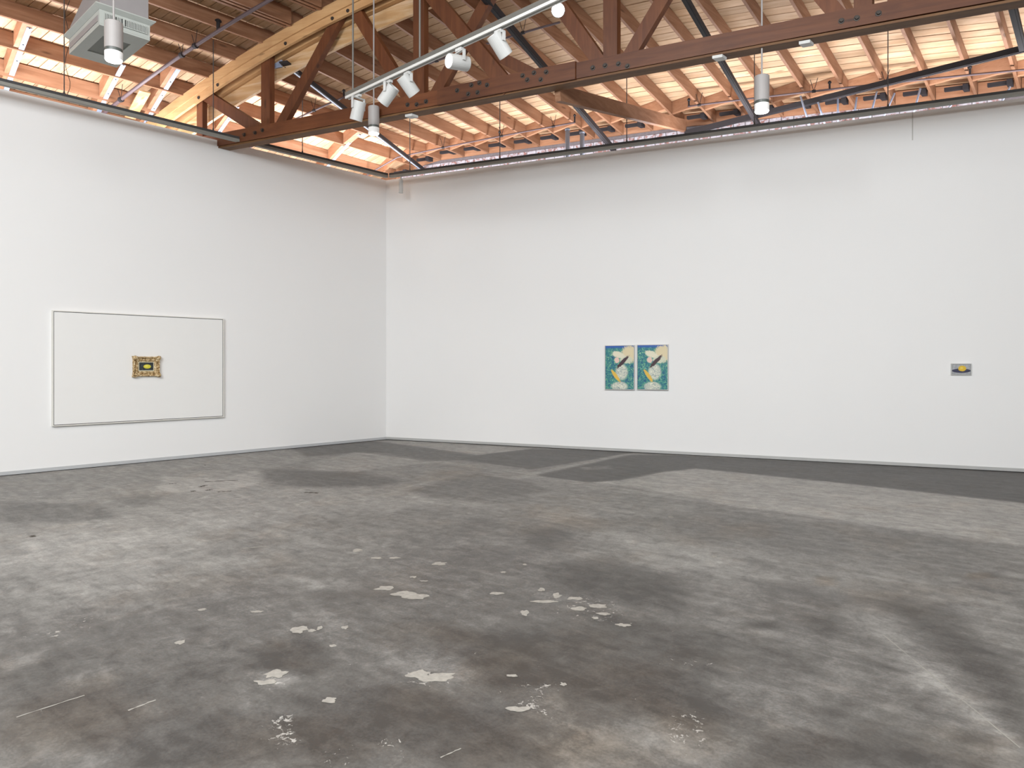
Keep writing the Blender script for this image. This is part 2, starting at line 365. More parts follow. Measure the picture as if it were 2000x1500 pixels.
big = [(E_(0),E_(1),c00,E_(11)), (E_(1),E_(2),c10,c00), (E_(2),E_(3),E_(4),c10), (c10,E_(4),E_(5),c11), (c11,E_(5),E_(6),E_(7)), (c01,c11,E_(7),E_(8)), (E_(10),c01,E_(8),E_(9)), (E_(11),c00,c01,E_(10))]
me.from_pydata(V2, [], [tuple(map(int, f_)) for f_ in faces] + big)
for nm, arr in (('tone', tone), ('brown', brown), ('chip', chip)):
    at = me.attributes.new(nm, 'FLOAT', 'POINT'); at.data.foreach_set('value', np.concatenate([arr.ravel(), np.zeros(len(ext))]).astype(np.float32))
def floormat():
    m, nt, b = mat('polished_old_concrete'); v = coords(nt)
    A = lambda n_: N(nt, 'ShaderNodeAttribute', attribute_name=n_).outputs['Fac']
    n1 = noise_(nt, v, 0.55, 5, 0.6, 0.4); n2 = noise_(nt, v, 2.3, 7, 0.68, 0.8); n3 = noise_(nt, v, 9, 8, 0.72, 0.5); n4 = noise_(nt, v, 60, 4, 0.7)
    st_ = noise_(nt, coords(nt, (1.2, 5.5, 1), -0.42), 1.5, 6, 0.66, 0.6)
    wob = math_(nt, 'MULTIPLY', math_(nt, 'SUBTRACT', n2, 0.5), 0.50)
    tn = A('tone')
    s = math_(nt, 'MULTIPLY_ADD', n1, 0.4, -0.20)
    s = math_(nt, 'ADD', s, math_(nt, 'MULTIPLY_ADD', n2, 1.5, -0.75))
    s = math_(nt, 'ADD', s, math_(nt, 'MULTIPLY_ADD', n3, 1.9, -0.95))
    s = math_(nt, 'ADD', s, math_(nt, 'MULTIPLY_ADD', st_, 1.3, -0.65))
    s = math_(nt, 'ADD', s, math_(nt, 'MULTIPLY_ADD', n4, 1.0, -0.5))
    damp = math_(nt, 'SUBTRACT', 1.0, math_(nt, 'MULTIPLY', math_(nt, 'MULTIPLY', tn, -1.2, clamp=True), 0.35))
    s = math_(nt, 'MULTIPLY', s, damp)
    s = math_(nt, 'ADD', s, math_(nt, 'MINIMUM', math_(nt, 'MAXIMUM', tn, -0.85), 0.75))
    s = math_(nt, 'MULTIPLY_ADD', s, 0.5, 0.5, clamp=True)
    c = ramp(nt, s, [(0.0, (0.045, 0.042, 0.039)), (0.28, (0.100, 0.096, 0.090)), (0.52, (0.175, 0.170, 0.160)), (0.75, (0.262, 0.256, 0.241)), (1.0, (0.38, 0.37, 0.35))])
    bf = math_(nt, 'MULTIPLY', math_(nt, 'ADD', A('brown'), math_(nt, 'MULTIPLY_ADD', noise_(nt, v, 1.1, 5, .65), 3.0, -1.6), clamp=True), 0.65)
    c = mixc(nt, bf, c, mixc(nt, 1.0, c, (0.92, 0.76, 0.60), 'MULTIPLY'))
    # pale exposed flakes
    vo = N(nt, 'ShaderNodeTexVoronoi', i_Scale=14.0); L(nt, v, vo.inputs['Vector'])
    ck = noise_(nt, v, 22, 5, 0.7, 1.2)
    thr = math_(nt, 'MULTIPLY_ADD', A('chip'), -0.168, 0.715)
    ch = math_(nt, 'MULTIPLY', math_(nt, 'SUBTRACT', ck, thr), 40, clamp=True)
    c = mixc(nt, math_(nt, 'MULTIPLY', ch, .75), c, (0.42, 0.405, 0.375))
    rb = math_(nt, 'MULTIPLY', math_(nt, 'MULTIPLY_ADD', noise_(nt, v, 3.1, 6, .7, .6), 6.0, -3.3, clamp=True), 0.35)
    c = mixc(nt, rb, c, mixc(nt, 1.0, c, (0.98, 0.84, 0.76), 'MULTIPLY'))
    L(nt, c, b.inputs['Base Color'])
    L(nt, math_(nt, 'MULTIPLY_ADD', n2, 0.30, 0.36), b.inputs['Roughness']); b.inputs['Specular IOR Level'].default_value = 0.42
    bump(nt, b, n3, 0.10, 0.004); return m
M['floor'] = floormat(); me.materials.append(M['floor'])
fl = bpy.data.objects.new('floor', me); COL.objects.link(fl); struct(fl)
# larger bare spots where the topping has flaked off
bm = NB(); rs = random.Random(3)
def spot(u, v, rx, ry, ang=None):
    x, y = fz(u, v); a0 = rs.uniform(0, 6) if ang is None else ang
    n = 21; ring = []; spot.z = getattr(spot, 'z', .0010) + .00003
    for i in range(n):
        a = 2*math.pi*i/n; k_ = 1 + .7*noise.noise(Vector((math.cos(a)*1.5+u, math.sin(a)*1.5+v, 0)))
        px, py = rx*.75*k_*math.cos(a), ry*1.5*k_*math.sin(a)
        ring.append(Vector((x + px*math.cos(a0)-py*math.sin(a0), y + px*math.sin(a0)+py*math.cos(a0), spot.z)))
    bm.faces.new([bm.verts.new(p) for p in ring])
AX = math.atan2(rt.y, rt.x)
for u, v, a_, b_ in [(858,1101,.075,.035),(752,1149,.09,.035),(790,1160,.10,.035),(812,1165,.10,.04),(735,1090,.07,.02),(697,1075,.05,.03),(770,1090,.05,.02),(1087,1163,.04,.03),(1122,1169,.07,.025),(1131,1189,.065,.025),(1169,1184,.07,.03),(1216,1221,.045,.018),(1058,1152,.03,.025),(1062,1175,.10,.02),(968,1159,.06,.02),(1178,1199,.05,.018),(1163,1207,.03,.015),(1024,1197,.03,.04),
    (808,1127,.03,.018),(828,1135,.04,.01),(585,1230,.06,.035),(608,1232,.03,.012),(624,1227,.02,.02),(352,1255,.03,.022),(500,1195,.05,.012),(395,1191,.04,.012),(983,1118,.03,.015),(1025,1103,.02,.015),(850,1325,.12,.03),(820,1318,.07,.03),(865,1320,.08,.025),(540,1317,.08,.03),(520,1333,.07,.018),(1010,1385,.06,.02),(1100,1337,.02,.012),(1000,1320,.04,.012),(1395,1087,.03,.015),(1310,1010,.04,.02),(650,1262,.025,.012),(674,1226,.025,.02),(645,1368,.05,.018)]:
    spot(u, v, a_, b_, AX)
o = mesh_obj('bare_plaster_spots', bm, plain('bare_pale_plaster', (0.29, 0.275, 0.245), .85, scale=30, noise_amt=.35), fl); o['kind'] = 'stuff'
# long scratches
bm = NB()
def line(a, b, wd, z=0.0010):
    p, q = Vector((*fz(*a), z)), Vector((*fz(*b), z)); d = (q-p).normalized(); n_ = Vector((-d.y, d.x, 0))*wd/2
    pts = []; m_ = 8
    up = [p + (q-p)*i/m_ + n_*(1+.6*math.sin(i*2.3)) for i in range(m_+1)]; dn = [p + (q-p)*i/m_ - n_*(1+.6*math.cos(i*1.7)) for i in range(m_+1)]
    for i in range(m_): bm.faces.new([bm.verts.new(x) for x in (dn[i], dn[i+1], up[i+1], up[i])])
for a, b, wd in [((32,1401),(165,1358),.008),((250,1388),(304,1367),.010),((475,1071),(520,1067),.02),((1725,1240),(1993,1461),.006),((860,1480),(900,1462),.006)]: line(a, b, wd)
o = mesh_obj('floor_scratches', bm, plain('scratch_pale', (0.27, 0.26, 0.235), .8), fl); o['kind'] = 'stuff'
# dark chips and short cracks near the left wall
bm = NB()
for a, b, wd in [((400,941),(465,938),.03),((390,951),(402,948),.05),((402,958),(414,956),.04),((373,960),(382,959),.05),((425,961),(452,959),.03),((330,945),(345,944),.03),((595,962),(622,963),.04),((62,1046),(66,1049),.04),((400,908),(401,909),.02)]: line(a, b, wd)
o = mesh_obj('floor_cracks', bm, plain('crack_dark', (0.07, 0.06, 0.05), .9), fl); o['kind'] = 'stuff'
# ------------------------------------------------------------------ roof: deck planks, joists, blocking
bm = NB()
ss = [-3.9 + i*0.9 for i in range(33)]; tt = [-24] + [T1 + (TW+.4-T1)*i/12 for i in range(13)]
gr = [[bm.verts.new(P(s, (tb if tb > -20 else -24 - s*R[1]*1.0), zr(s, tb)+JD+.07)) for tb in tt] for s in ss]
for a, b in zip(gr[:-1], gr[1:]):
    for i in range(len(tt)-1): bm.faces.new((a[i], a[i+1], b[i+1], b[i]))
ceil = struct(mesh_obj('ceiling', bm, plain('roof_felt', (0.02, 0.014, 0.01), .9)))
PWD = 0.1585
random.seed(11)
def plank(s0, s1, ta, tb, parent=ceil):
    bm = NB(); n = max(2, int((s1-s0)/0.62)+1); g = .0062; dz = random.uniform(-.002, .004)
    rings = []
    for i in range(n+1):
        s = s0+.0015 + (s1-s0-.003)*i/n
        w_ = .0015*noise.noise(Vector((s, ta*7, 0)))
        rings.append([P(s, ta+g+w_, zr(s, ta+g)+JD+dz), P(s, tb-g+w_, zr(s, tb-g)+JD+dz), P(s, tb-g+w_, zr(s, tb-g)+JD+.022), P(s, ta+g+w_, zr(s, ta+g)+JD+.022)])
    loft(bm, rings); return mesh_obj('plank', bm, M['plank'], parent)
t = TW - PWD; rowi = 0; npl = 0; ROWEND = []
while t > -8.4:
    cuts = [-3.4]
    c = ST + JN*(rowi*3 % 7) - 3*JN
    first = c if c > -2.5 else c + 3*JN
    cuts += [first]
    smax = 13.2 if t > -4.2 else 9.5
    while cuts[-1] + 5*JN < smax: cuts.append(cuts[-1] + JN*random.choice((5, 6, 8)))
    if npl + len(cuts) - 1 > 298: break
    for a, b in zip(cuts[:-1], cuts[1:]): plank(a, b, t, t+PWD); npl += 1
    ROWEND.append(cuts[-1])
    t -= PWD; rowi += 1
# rest of the deck (outside the picture) as one part
bm = NB(); tdone = t + PWD
def strip(s0, s1, ta, tb):
    n = max(2, int((s1-s0)/.6)); rings = []
    for i in range(n+1):
        s = s0 + (s1-s0)*i/n
        rings.append([P(s, ta+.004, zr(s, ta)+JD), P(s, tb-.004, zr(s, tb)+JD), P(s, tb-.004, zr(s, tb)+JD+.02), P(s, ta+.004, zr(s, ta)+JD+.02)])
    loft(bm, rings)
t = TW - PWD; ri = 0
while t > -17:
    if ri < len(ROWEND): strip(ROWEND[ri], 19, t, t+PWD)
    else: strip(-3.4, 19, t, t+PWD)
    t -= PWD; ri += 1
o = mesh_obj('deck_planks', bm, M['plank'], ceil); o['kind'] = 'stuff'
JK = [ST + JN*k for k in range(-8, 20)]
def joist(s, t0, t1_, parent=ceil, w_=.045, dx=0., zoff=0., d=JD):
    bm = NB(); x = s*R[0]+dx; n = 1; rings = []
    s_ = x/R[0]
    for tq in (t0, t1_):
        y = s*R[1] + tq
        zb = zr(s, tq)+zoff
        rings.append([Vector((x-w_/2, y, zb)), Vector((x+w_/2, y, zb)), Vector((x+w_/2, y, zb+d-.002)), Vector((x-w_/2, y, zb+d-.002))])
    loft(bm, rings); return mesh_obj('joist', bm, M['joist'], parent)
for i, s in enumerate(JK):
    joist(s, T1-.10, TW-.01)
    joist(s, -11.5, T1+.10, dx=.05)
# paired sister joists high on the left bay
for s in (ST-JN*1, ST):
    joist(s, -11.5, T1-.16, dx=-.03, zoff=-.02, w_=.05); joist(s, -11.5, T1-.16, dx=.13, zoff=-.01, w_=.04)
# end blocking along the brick wall, and a stepped row of square blocks before it
for a, b in zip(JK[:-1], JK[1:]):
    if a > 14: continue
    bm = NB(); sa, sb = a+.03, b-.03
    box8(bm, [P(sa, TW-.06, zr(sa, TW)+.0), P(sb, TW-.06, zr(sb, TW)+.0), P(sb, TW-.015, zr(sb, TW)), P(sa, TW-.015, zr(sa, TW)),
              P(sa, TW-.06, zr(sa, TW)+JD-.01), P(sb, TW-.06, zr(sb, TW)+JD-.01), P(sb, TW-.015, zr(sb, TW)+JD-.01), P(sa, TW-.015, zr(sa, TW)+JD-.01)])
    mesh_obj('end_block', bm, M['block'], ceil)
    xa, xb = a*R[0]+.025, b*R[0]-.025; y = (a+b)/2*R[1] + 1.27
    bm = NB()
    q = []
    for dz in (0.0, JD-.01):
        for x, yy in ((xa, y-.02), (xb, y-.02), (xb, y+.02), (xa, y+.02)):
            s_, t_ = st(x, yy); q.append(Vector((x, yy, zr(s_, t_)+dz+.004)))
    box8(bm, q); mesh_obj('cross_block', bm, M['block'], ceil)
    # dark holdown bracket with its bolt plate
    bm = NB(); sbox(bm, a+.20, b-.10, TW-.30, TW-.24, ze(a)+.06, ze(a)+.12); sbox(bm, b-.14, b-.06, TW-.34, TW-.20, ze(a)+.03, ze(a)+.13)
    mesh_obj('tie_bracket', bm, M['steel_dark'], ceil)
# pale steel straps on wedge blocks running across the joists down the left side
sc_ = 0
for y0, s_hi in ((-6.26, -.30), (-4.92, -.50), (-4.15, -.2), (-2.9, -.7), (-0.42, -.35)):
    def rp(x, dz): s_, t_ = st(x, y0); return Vector((x, y0, zr(s_, t_)+dz))
    xs = [s_hi*R[0] - i*.12 for i in range(0, 20) if s_hi*R[0] - i*.12 > -2.9]
    bm = NB()
    rings = []
    for x in xs:
        p = rp(x, -.012); rings.append([p+Vector((0,-.035,0)), p+Vector((0,.035,0)), p+Vector((0,.035,.008)), p+Vector((0,-.035,.008))])
    loft(bm, rings); so = mesh_obj('steel_strap', bm, M['strap'], ceil)
    bm = NB()
    for x in xs[::3]:
        p = rp(x, -.013); lathe(bm, [(0, .012), (-.006, .010)], p, (0,0,1), 8)
    mesh_obj('strap_screws', bm, M['iron'], so)['kind'] = 'stuff'
    for j in JK:
        xa, xb = (j-JN)*R[0]+.03+.05*(y0 < -3), j*R[0]-.03+.05*(y0 < -3)
        if xb > s_hi*R[0]+.1 or xa < -2.9: continue
        bm = NB(); q = []
        for dz in (0.0, JD-.01):
            for x, yy in ((xa, y0-.10), (xb, y0-.10), (xb, y0+.03), (xa, y0+.03)):
                s_, t_ = st(x, yy); q.append(Vector((x, yy, zr(s_, t_)+dz)))
        box8(bm, q); mesh_obj('strap_block', bm, M['block'], ceil)
# flat scrap board spanning two joists beside the truss
bm = NB(); q = []
for dz in (-.03, -.004):
    for x, yy in ((-1.62, -4.52), (-.92, -4.52), (-.92, -4.34), (-1.62, -4.34)):
        s_, t_ = st(x, yy); q.append(Vector((x, yy, zr(s_, t_)+dz)))
box8(bm, q); mesh_obj('scrap_board', bm, M['ledger'], ceil)
# ------------------------------------------------------------------ the truss
tr = empty('roof_truss', P(-2.9, T1, 5.3), 'dark timber bowstring roof truss crossing the whole hall above both white walls', 'truss')
def arch_part(name, s0, s1, t0, t1_, zlo, zhi, m):
    bm = NB(); rings = []; n = int((s1-s0)/.35)+1
    for i in range(n+1):
        s = s0 + (s1-s0)*i/n
        rings.append([P(s, t0, za(s)+zlo), P(s, t1_, za(s)+zlo), P(s, t1_, za(s)+zhi), P(s, t0, za(s)+zhi)])
    loft(bm, rings); return mesh_obj(name, bm, m, tr)
arch_part('top_chord', -2.9, 16.4, T1-.13, T1-.06, -.17, -.003, M['arch'])
arch_part('top_chord', -2.9, 16.4, T1-.11, T1-.06, -.29, -.175, M['arch'])
arch_part('top_chord', -2.9, 16.4, T1+.06, T1+.12, -.29, -.003, M['arch'])
arch_part('ledger_board', -2.9, 16.4, T1+.14, T1+.19, -.56, -.30, M['ledger'])
arch_part('ledger_board', -2.9, 16.4, T1+.125, T1+.17, -.29, -.02, M['arch'])
zb = lambda s: 5.31 + .012*max(-1.0, min(8, s-1.8))
def chord(name, s0, s1, t0, t1_, dl=.03, dh=.245, m=None):
    bm = NB(); rings = []; n = 5
    for i in range(n+1):
        s = s0 + (s1-s0)*i/n
        rings.append([P(s, t0, zb(s)+dl), P(s, t1_, zb(s)+dl), P(s, t1_, zb(s)+dh), P(s, t0, zb(s)+dh)])
    loft(bm, rings); o = mesh_obj(name, bm, m or M['truss'], tr); return o
chord('bottom_chord', -2.9, 4.38, T1-.12, T1-.045)
chord('bottom_chord', 6.52, 16.4, T1-.12, T1-.045)
chord('splice_plank', 4.385, 6.515, T1-.14, T1-.045, .022, .26)
chord('bottom_chord', -2.9, 16.4, T1+.045, T1+.12)
chord('bottom_board', -2.9, 16.4, T1-.10, T1+.10, .000, .028, M['brownboard'])
def web(name, a, b, w_=.17, t0=T1-.043, t1_=T1+.043, top=True):
    bm = NB(); A_ = P(a[0], 0, a[1]); B_ = P(b[0], 0, b[1]); d = (B_-A_).normalized(); n_ = d.cross(NV).normalized()*w_/2
    q = []
    for pt in (a, b):
        c = P(pt[0], 0, pt[1])
        q.append([c - n_ + Vector((0, t0, 0)), c + n_ + Vector((0, t0, 0)), c + n_ + Vector((0, t1_, 0)), c - n_ + Vector((0, t1_, 0))])
    loft(bm, q); return mesh_obj(name, bm, M['web'], tr)
for s in (-2.1, -.52, .99, 3.98, 6.94, 9.94, 12.9, 15.0):
    web('post', (s, zb(s)+.1), (s, za(s)-.1), .19 if s > 0 else .14)
for a, b, w_ in [((-.42,6.30),(.95,5.44),.19), ((1.20,5.42),(2.60,7.24),.17), ((2.72,7.24),(3.88,5.44),.18), ((4.16,5.44),(5.50,7.35),.17),
              ((4.10,7.2),(5.52,5.42),.21), ((6.88,5.45),(5.62,7.4),.18), ((7.08,5.45),(8.4,7.4),.17), ((8.5,7.4),(9.80,5.45),.18), ((10.1,5.45),(11.4,7.0),.17), ((11.5,7.0),(12.8,5.45),.18)]:
    t0, t1_ = (T1-.042, T1+.042)
    if a == (4.10, 7.2): t0, t1_ = T1-.115, T1-.045
    web('diagonal', a, b, w_, t0, t1_)
web('knee_brace', (4.80, 6.26), (6.05, 5.46), .15, T1+.05, T1+.12)
for s, z in [(.62,5.44),(.86,5.44),(1.02,5.46),(3.86,5.45),(4.02,5.43),(4.18,5.45),(4.72,5.52),(4.95,5.56),(5.08,5.57),(4.90,5.44),(5.05,5.44),(5.2,5.52),(5.75,5.56),(5.92,5.57),(6.1,5.55),(5.82,5.49),(6.02,5.46),(6.75,5.50),(6.92,5.50),(7.10,5.49),(7.22,5.44),(9.74,5.52),(9.90,5.52),(10.12,5.53),(12.7,5.5),(13,5.5)]:
    bm = NB(); tf = T1-.12 if not (4.385 < s < 6.515) else T1-.14
    o_ = P(s, tf, z); lathe(bm, [(0, .034), (.006, .034), (.007, .022), (.03, .020)], o_, -NV, 12); mesh_obj('bolt', bm, M['iron'], tr)
for s in (-.45, .0, 2.45, 2.75, 1.5, 3.4, 4.5):
    bm = NB(); lathe(bm, [(0, .03), (.012, .026)], P(s, T1-.11, za(s)-.24), -NV, 10); mesh_obj('bolt', bm, M['iron'], tr)
# strut from the truss out to the end wall
bm = NB(); beam(bm, P(6.08, T1+.13, 5.34), P(5.33, TW-.16, 6.24), .09, .22)
tag(mesh_obj('timber_strut', bm, M['joist']), 'brown timber strut rising from the truss bottom chord to the brick end wall', 'beam')
# steel braces
def brace(label, a, b, ext0=0., ext1=0., w_=.075, plate=False):
    A_, B_ = P(*a), P(*b); d = B_-A_; A_ = A_ - d*ext0; B_ = B_ + d*ext1
    r_ = empty('steel_brace', A_, label, 'brace')
    bm = NB(); beam(bm, A_, B_, w_, w_*1.05); mesh_obj('bar', bm, M['steel_dark'], r_)
    bm = NB(); dd = (B_-A_).normalized(); s_ = dd.cross(Z).normalized(); lift = s_.cross(dd)
    beam(bm, A_-lift*(w_*.56), B_-lift*(w_*.56), w_*.45, w_*.1); mesh_obj('lower_flange', bm, M['galv'] if plate else M['steel_dark'], r_)
    if plate:
        bm = NB(); beam(bm, A_-dd*.15, A_+dd*.12, .16, .02); beam(bm, A_-dd*.02+Z*.03, A_+dd*.2+Z*.03, .13, .13); mesh_obj('end_bracket', bm, M['steel_dark'], r_)
        bm = NB(); sbox(bm, 1.0, 1.16, T1+.1, T1+.125, 6.56, 6.70); mesh_obj('bolt_plate', bm, M['strap'], r_)
    return r_
brace('dark steel brace with bright lower edge, bracketed to the bowed chord by a post', (1.24, -3.30, 6.58), (-.67, 1.75, 6.08), 0, 0, .075, True)
brace('dark steel brace slanting behind the track with the spotlights', (5.08, T1+.2, 6.72), (3.95, 1.5, 5.99), .08, .05, .085)
brace('dark steel brace meeting the long diagonal brace beside the right pendant lamp', (7.68, -3.0, 6.43), (6.89, 1.0, 6.04), .1, .14, .075)
brace('short dark steel brace in the upper right corner of the view', (11.16, -2.0, 6.02), (11.03, -0.05, 6.14), .45, .0, .085)
brace('long dark diagonal steel brace above the right wall rail', (5.35, 1.70, 6.10), (11.04, 0.08, 6.17), 0, .35, .085)
# ------------------------------------------------------------------ sprinkler pipes
def pipe(label, t_, s0, s1, r_, drop=-.10, elbows=(), hang=(), zf=None):
    pts = []; n = int(abs(s1-s0)/.35)+1
    for i in range(n+1):
        s = s0 + (s1-s0)*i/n; pts.append(P(s, t_, (zf(s) if zf else zr(s, t_)) + drop))
    root = empty('sprinkler_pipe', pts[0], label, 'pipe')
    bm = NB(); tube(bm, pts, r_, 10); mesh_obj('pipe_run', bm, M['pipe'], root, True)
    for s, up in elbows:
        zz = zr(s, t_)+drop; bm = NB(); tube(bm, [P(s, t_, zz), P(s, t_, zz+up)], r_, 8); lathe(bm, [(up, r_*1.0), (up+.01, r_*1.8), (up+.03, r_*1.6), (up+.05, r_*.6)], P(s, t_, zz), Z, 10)
        mesh_obj('sprinkler_head', bm, M['steel_dark'], root)
    for s in hang:
        zz = zr(s, t_)+drop; bm = NB(); lathe(bm, [(-.03, r_*1.5), (.03, r_*1.5)], P(s, t_, zz), RV, 10)
        tube(bm, [P(s, t_, zz), P(s-.05, t_-.02, zr(s-.05, t_)+.10)], .005, 5); tube(bm, [P(s, t_, zz), P(s+.07, t_-.02, zr(s+.07, t_)+.12)], .005, 5)
        mesh_obj('pipe_hanger', bm, M['steel_dark'], root)
pipe('thick grey pipe following the roof curve beside the air unit', -4.36, -2.7, 5.2, .030, hang=(-1.2, .25, .55, 2.4), elbows=((1.05, .14),))
pipe('dark sprinkler pipe following the roof behind the truss', -1.75, -2.7, 5.05, .018, hang=(.05, 2.5, 2.75, 4.4), elbows=((.75, .10), (1.95, .06)))
pipe('thin sprinkler pipe above the right wall, running to the corner', .95, -2.7, 3.55, .016, elbows=((1.9, .07), (3.55, .12)), hang=(.55, 1.95, 3.1))
pipe('thin sprinkler pipe above the right wall passing behind the right pendant lamp', 1.0, 5.74, 15, .017, elbows=((5.76, .10), (8.15, .10), (10.2, .1)), hang=(5.95, 7.9, 9.0))
# galvanised tubes and conduits rising behind the right wall
for s in (3.63, 3.93):
    bm = NB(); tube(bm, [P(s, .6, 5.2), P(s, .6, 6.16 if s < 3.8 else 6.05)], .045, 14); lathe(bm, [(0, .05), (.03, .05)], P(s, .6, 6.12 if s < 3.8 else 6.02), Z, 14)
    tag(mesh_obj('metal_tube', bm, M['galv'], None, True), 'left, taller galvanised tube standing behind the right wall' if s < 3.8 else 'right, shorter galvanised tube standing behind the right wall', 'tube', 'galvanised tubes behind the right wall')
CO = [((7.72,6.23),(7.82,5.86)),((8.0,6.08),(8.06,5.86)),((8.31,6.14),(8.31,5.72)),((8.6,6.07),(8.55,5.71)),((8.9,6.12),(8.8,5.71)),((9.16,6.05),(9.02,5.72)),((9.53,6.07),(9.45,5.74)),((10.05,5.84),(9.87,5.62)),((10.75,5.9),(10.6,5.6))]
names = ['first', 'second', 'third', 'fourth', 'fifth', 'sixth', 'seventh', 'eighth', 'ninth']
for i, (a, b) in enumerate(CO):
    bm = NB(); A_ = P(a[0], .9, a[1]); B_ = P(b[0], .9, b[1]); d = (B_-A_); tube(bm, [A_, B_, B_ + d*(.55/max(.1, d.length))], .016, 8)
    tag(mesh_obj('conduit', bm, M['strap'], None, True), names[i] + ' from the left of the thin pale conduits fanning up behind the right wall', 'conduit', 'thin conduits behind the right wall')
# ------------------------------------------------------------------ perimeter rails on rods
ZR = 5.38
def rail(label, a, b, rods, inner):
    a, b = Vector(a), Vector(b); d = (b-a).normalized(); s_ = d.cross(Z)
    root = empty('lighting_rail', a, label, 'rail')
    bm = NB(); beam(bm, a+Z*.02, b+Z*.02, .07, .042); mesh_obj('upper_channel', bm, M['rail_dark'], root)
    bm = NB(); beam(bm, a-Z*.022, b-Z*.022, .08, .042); mesh_obj('lower_channel', bm, M['rail'], root)
    for p in rods:
        p = Vector(p); s_, t_ = st(p.x, p.y)
        bm = NB(); tube(bm, [p+Z*.04, Vector((p.x, p.y, zr(s_, t_)+.15))], .008, 6); lathe(bm, [(.04, .02), (.09, .008)], p, Z, 8); mesh_obj('hanging_rod', bm, M['rod'], root)
    return root
rail('long grey lighting rail hung by rods in front of the left wall', (.45, -16, ZR), (.45, -.45+.45*R[1]/R[0]-.02, ZR), [(.45, y, ZR) for y in (-8.2, -6.01, -3.86, -2.22)], 1)
rail('long grey lighting rail hung by rods in front of the right wall', P(.53, -.45, ZR), P(20, -.45, ZR), [P(s, -.45, ZR) for s in (1.0, 2.98, 5.41, 7.51, 9.41, 11.6)], 1)
bm = NB(); pts = [Vector((.46, -6.0, ZR+.05+i*.09)) + Vector((.02*math.sin(i*1.3), .03+.03*math.sin(i*.9), 0)) for i in range(16)]
tube(bm, pts, .004, 5); tag(mesh_obj('loose_wire', bm, M['black'], None, True), 'thin black wire winding up the hanging rod beside the air unit', 'wire')
# small white wall washer hung from the corner of the rail
root = empty('wall_washer', P(.79, -.45, 5.33), 'small white cylinder light under the rail in the far corner', 'spotlight')
bm = NB(); lathe(bm, [(0, .045), (-.27, .045)], P(.79, -.45, 5.27), Z, 16); mesh_obj('body', bm, M['white'], root, False)
bm = NB(); tube(bm, [P(.79, -.45, 5.335), P(.79, -.45, 5.27)], .012, 8); mesh_obj('stem', bm, M['white'], root)
# ------------------------------------------------------------------ track with spotlights
TA = Vector((4.13*R[0]-.32, 0, 5.2)); TA = Vector((3.811, -3.535, 5.2)); TB = Vector((7.9, -3.592, 5.2))
tk = empty('track', TA, 'grey ceiling track hung by rods carrying the white spotlights', 'track')
bm = NB(); beam(bm, TA+Z*.03, TB+Z*.03, .07, .05); mesh_obj('track_profile', bm, M['track'], tk)
bm = NB(); d = (TB-TA).normalized(); sv = d.cross(Z)
beam(bm, TA-Z*.012+sv*.024, TB-Z*.012+sv*.024, .02, .032); beam(bm, TA-Z*.012-sv*.024, TB-Z*.012-sv*.024, .02, .032); mesh_obj('track_lips', bm, M['track_white'], tk)
bm = NB(); beam(bm, TA+Z*.0, TB+Z*.0, .026, .008); mesh_obj('track_slot', bm, M['black'], tk)
for x in (3.95, 5.37):
    bm = NB(); p = Vector((x, TA.y + (x-TA.x)*(TB.y-TA.y)/(TB.x-TA.x), 5.255)); s_, t_ = st(p.x, p.y); tube(bm, [p, Vector((p.x, p.y, zr(s_, t_)+.2))], .012, 6); mesh_obj('hanging_rod', bm, M['track'], tk)
dn = -Z
def head(label, px, dirc, lit=False, stand=.10, ln=.25, r_=.083, cut=True):
    # px: pixel where the stem meets the track; dirc: aim in (right, up, forward) of the view
    k = None
    x, y = fz(px[0], px[1], 5.2)
    y = TA.y + (x-TA.x)*(TB.y-TA.y)/(TB.x-TA.x)
    base = Vector((x, y, 5.17)); ax = (rt*dirc[0] + Z*dirc[1] + fw*dirc[2]).normalized()
    root = empty('spotlight', base, label, 'spotlight', 'white spotlights on the track')
    bm = NB(); box(bm, x-.05, x+.05, y-.02, y+.02, 5.130, 5.162); tube(bm, [base, base+dn*.05], .014, 8); mesh_obj('adapter', bm, M['white'], root)
    c = base + dn*(.05+stand+.02)
    side = ax.cross(Z); side = side.normalized() if side.length > .1 else rt
    bm = NB(); top = base+dn*.05
    for q in (-1, 1):
        beam(bm, top+side*q*(r_+.012), c+side*q*(r_+.012), .012, .035, side)
    beam(bm, top-side*(r_+.018), top+side*(r_+.018), .035, .012); mesh_obj('yoke', bm, M['white'], root)
    st0 = c - ax*(ln*.42)
    bm = NB(); lathe(bm, [(.035, r_*.82), (0.0, r_*.88), (0, r_), (ln*.97, r_), (ln, r_*.985), (ln, r_*.88), (ln-.03, r_*.85)], st0, ax, 28, False); ob = mesh_obj('body', bm, M['white'], root)
    bm = NB(); lathe(bm, [(.0, r_*.84), (.004, r_*.84)], st0+ax*.03, ax, 28); mesh_obj('rear_plate', bm, M['cool_white'], ob)
    bm = NB(); lathe(bm, [(.0, r_*.86), (.004, r_*.86)], st0+ax*(ln-.018), ax, 28); mesh_obj('lens', bm, M['glow'] if lit else M['cool_white'], ob)
    return root
head('unlit white spotlight at the left end of the track, aimed steeply down', (700, 180), (-.28, -.92, .25), stand=.13)
head('unlit white spotlight second from the left end of the track, aimed down left', (760, 152), (-.62, -.68, .3), stand=.10)
head('unlit white spotlight third from the left end of the track, aimed down right', (795, 135), (.55, -.72, .42), stand=.08)
head('lit white spotlight on the track with its bright face turned left', (897, 88), (-.80, -.12, -.62), lit=True, stand=.10)
head('unlit white spotlight nearest the right end of the track, aimed down right', (975, 53), (.55, -.72, .42), stand=.08)
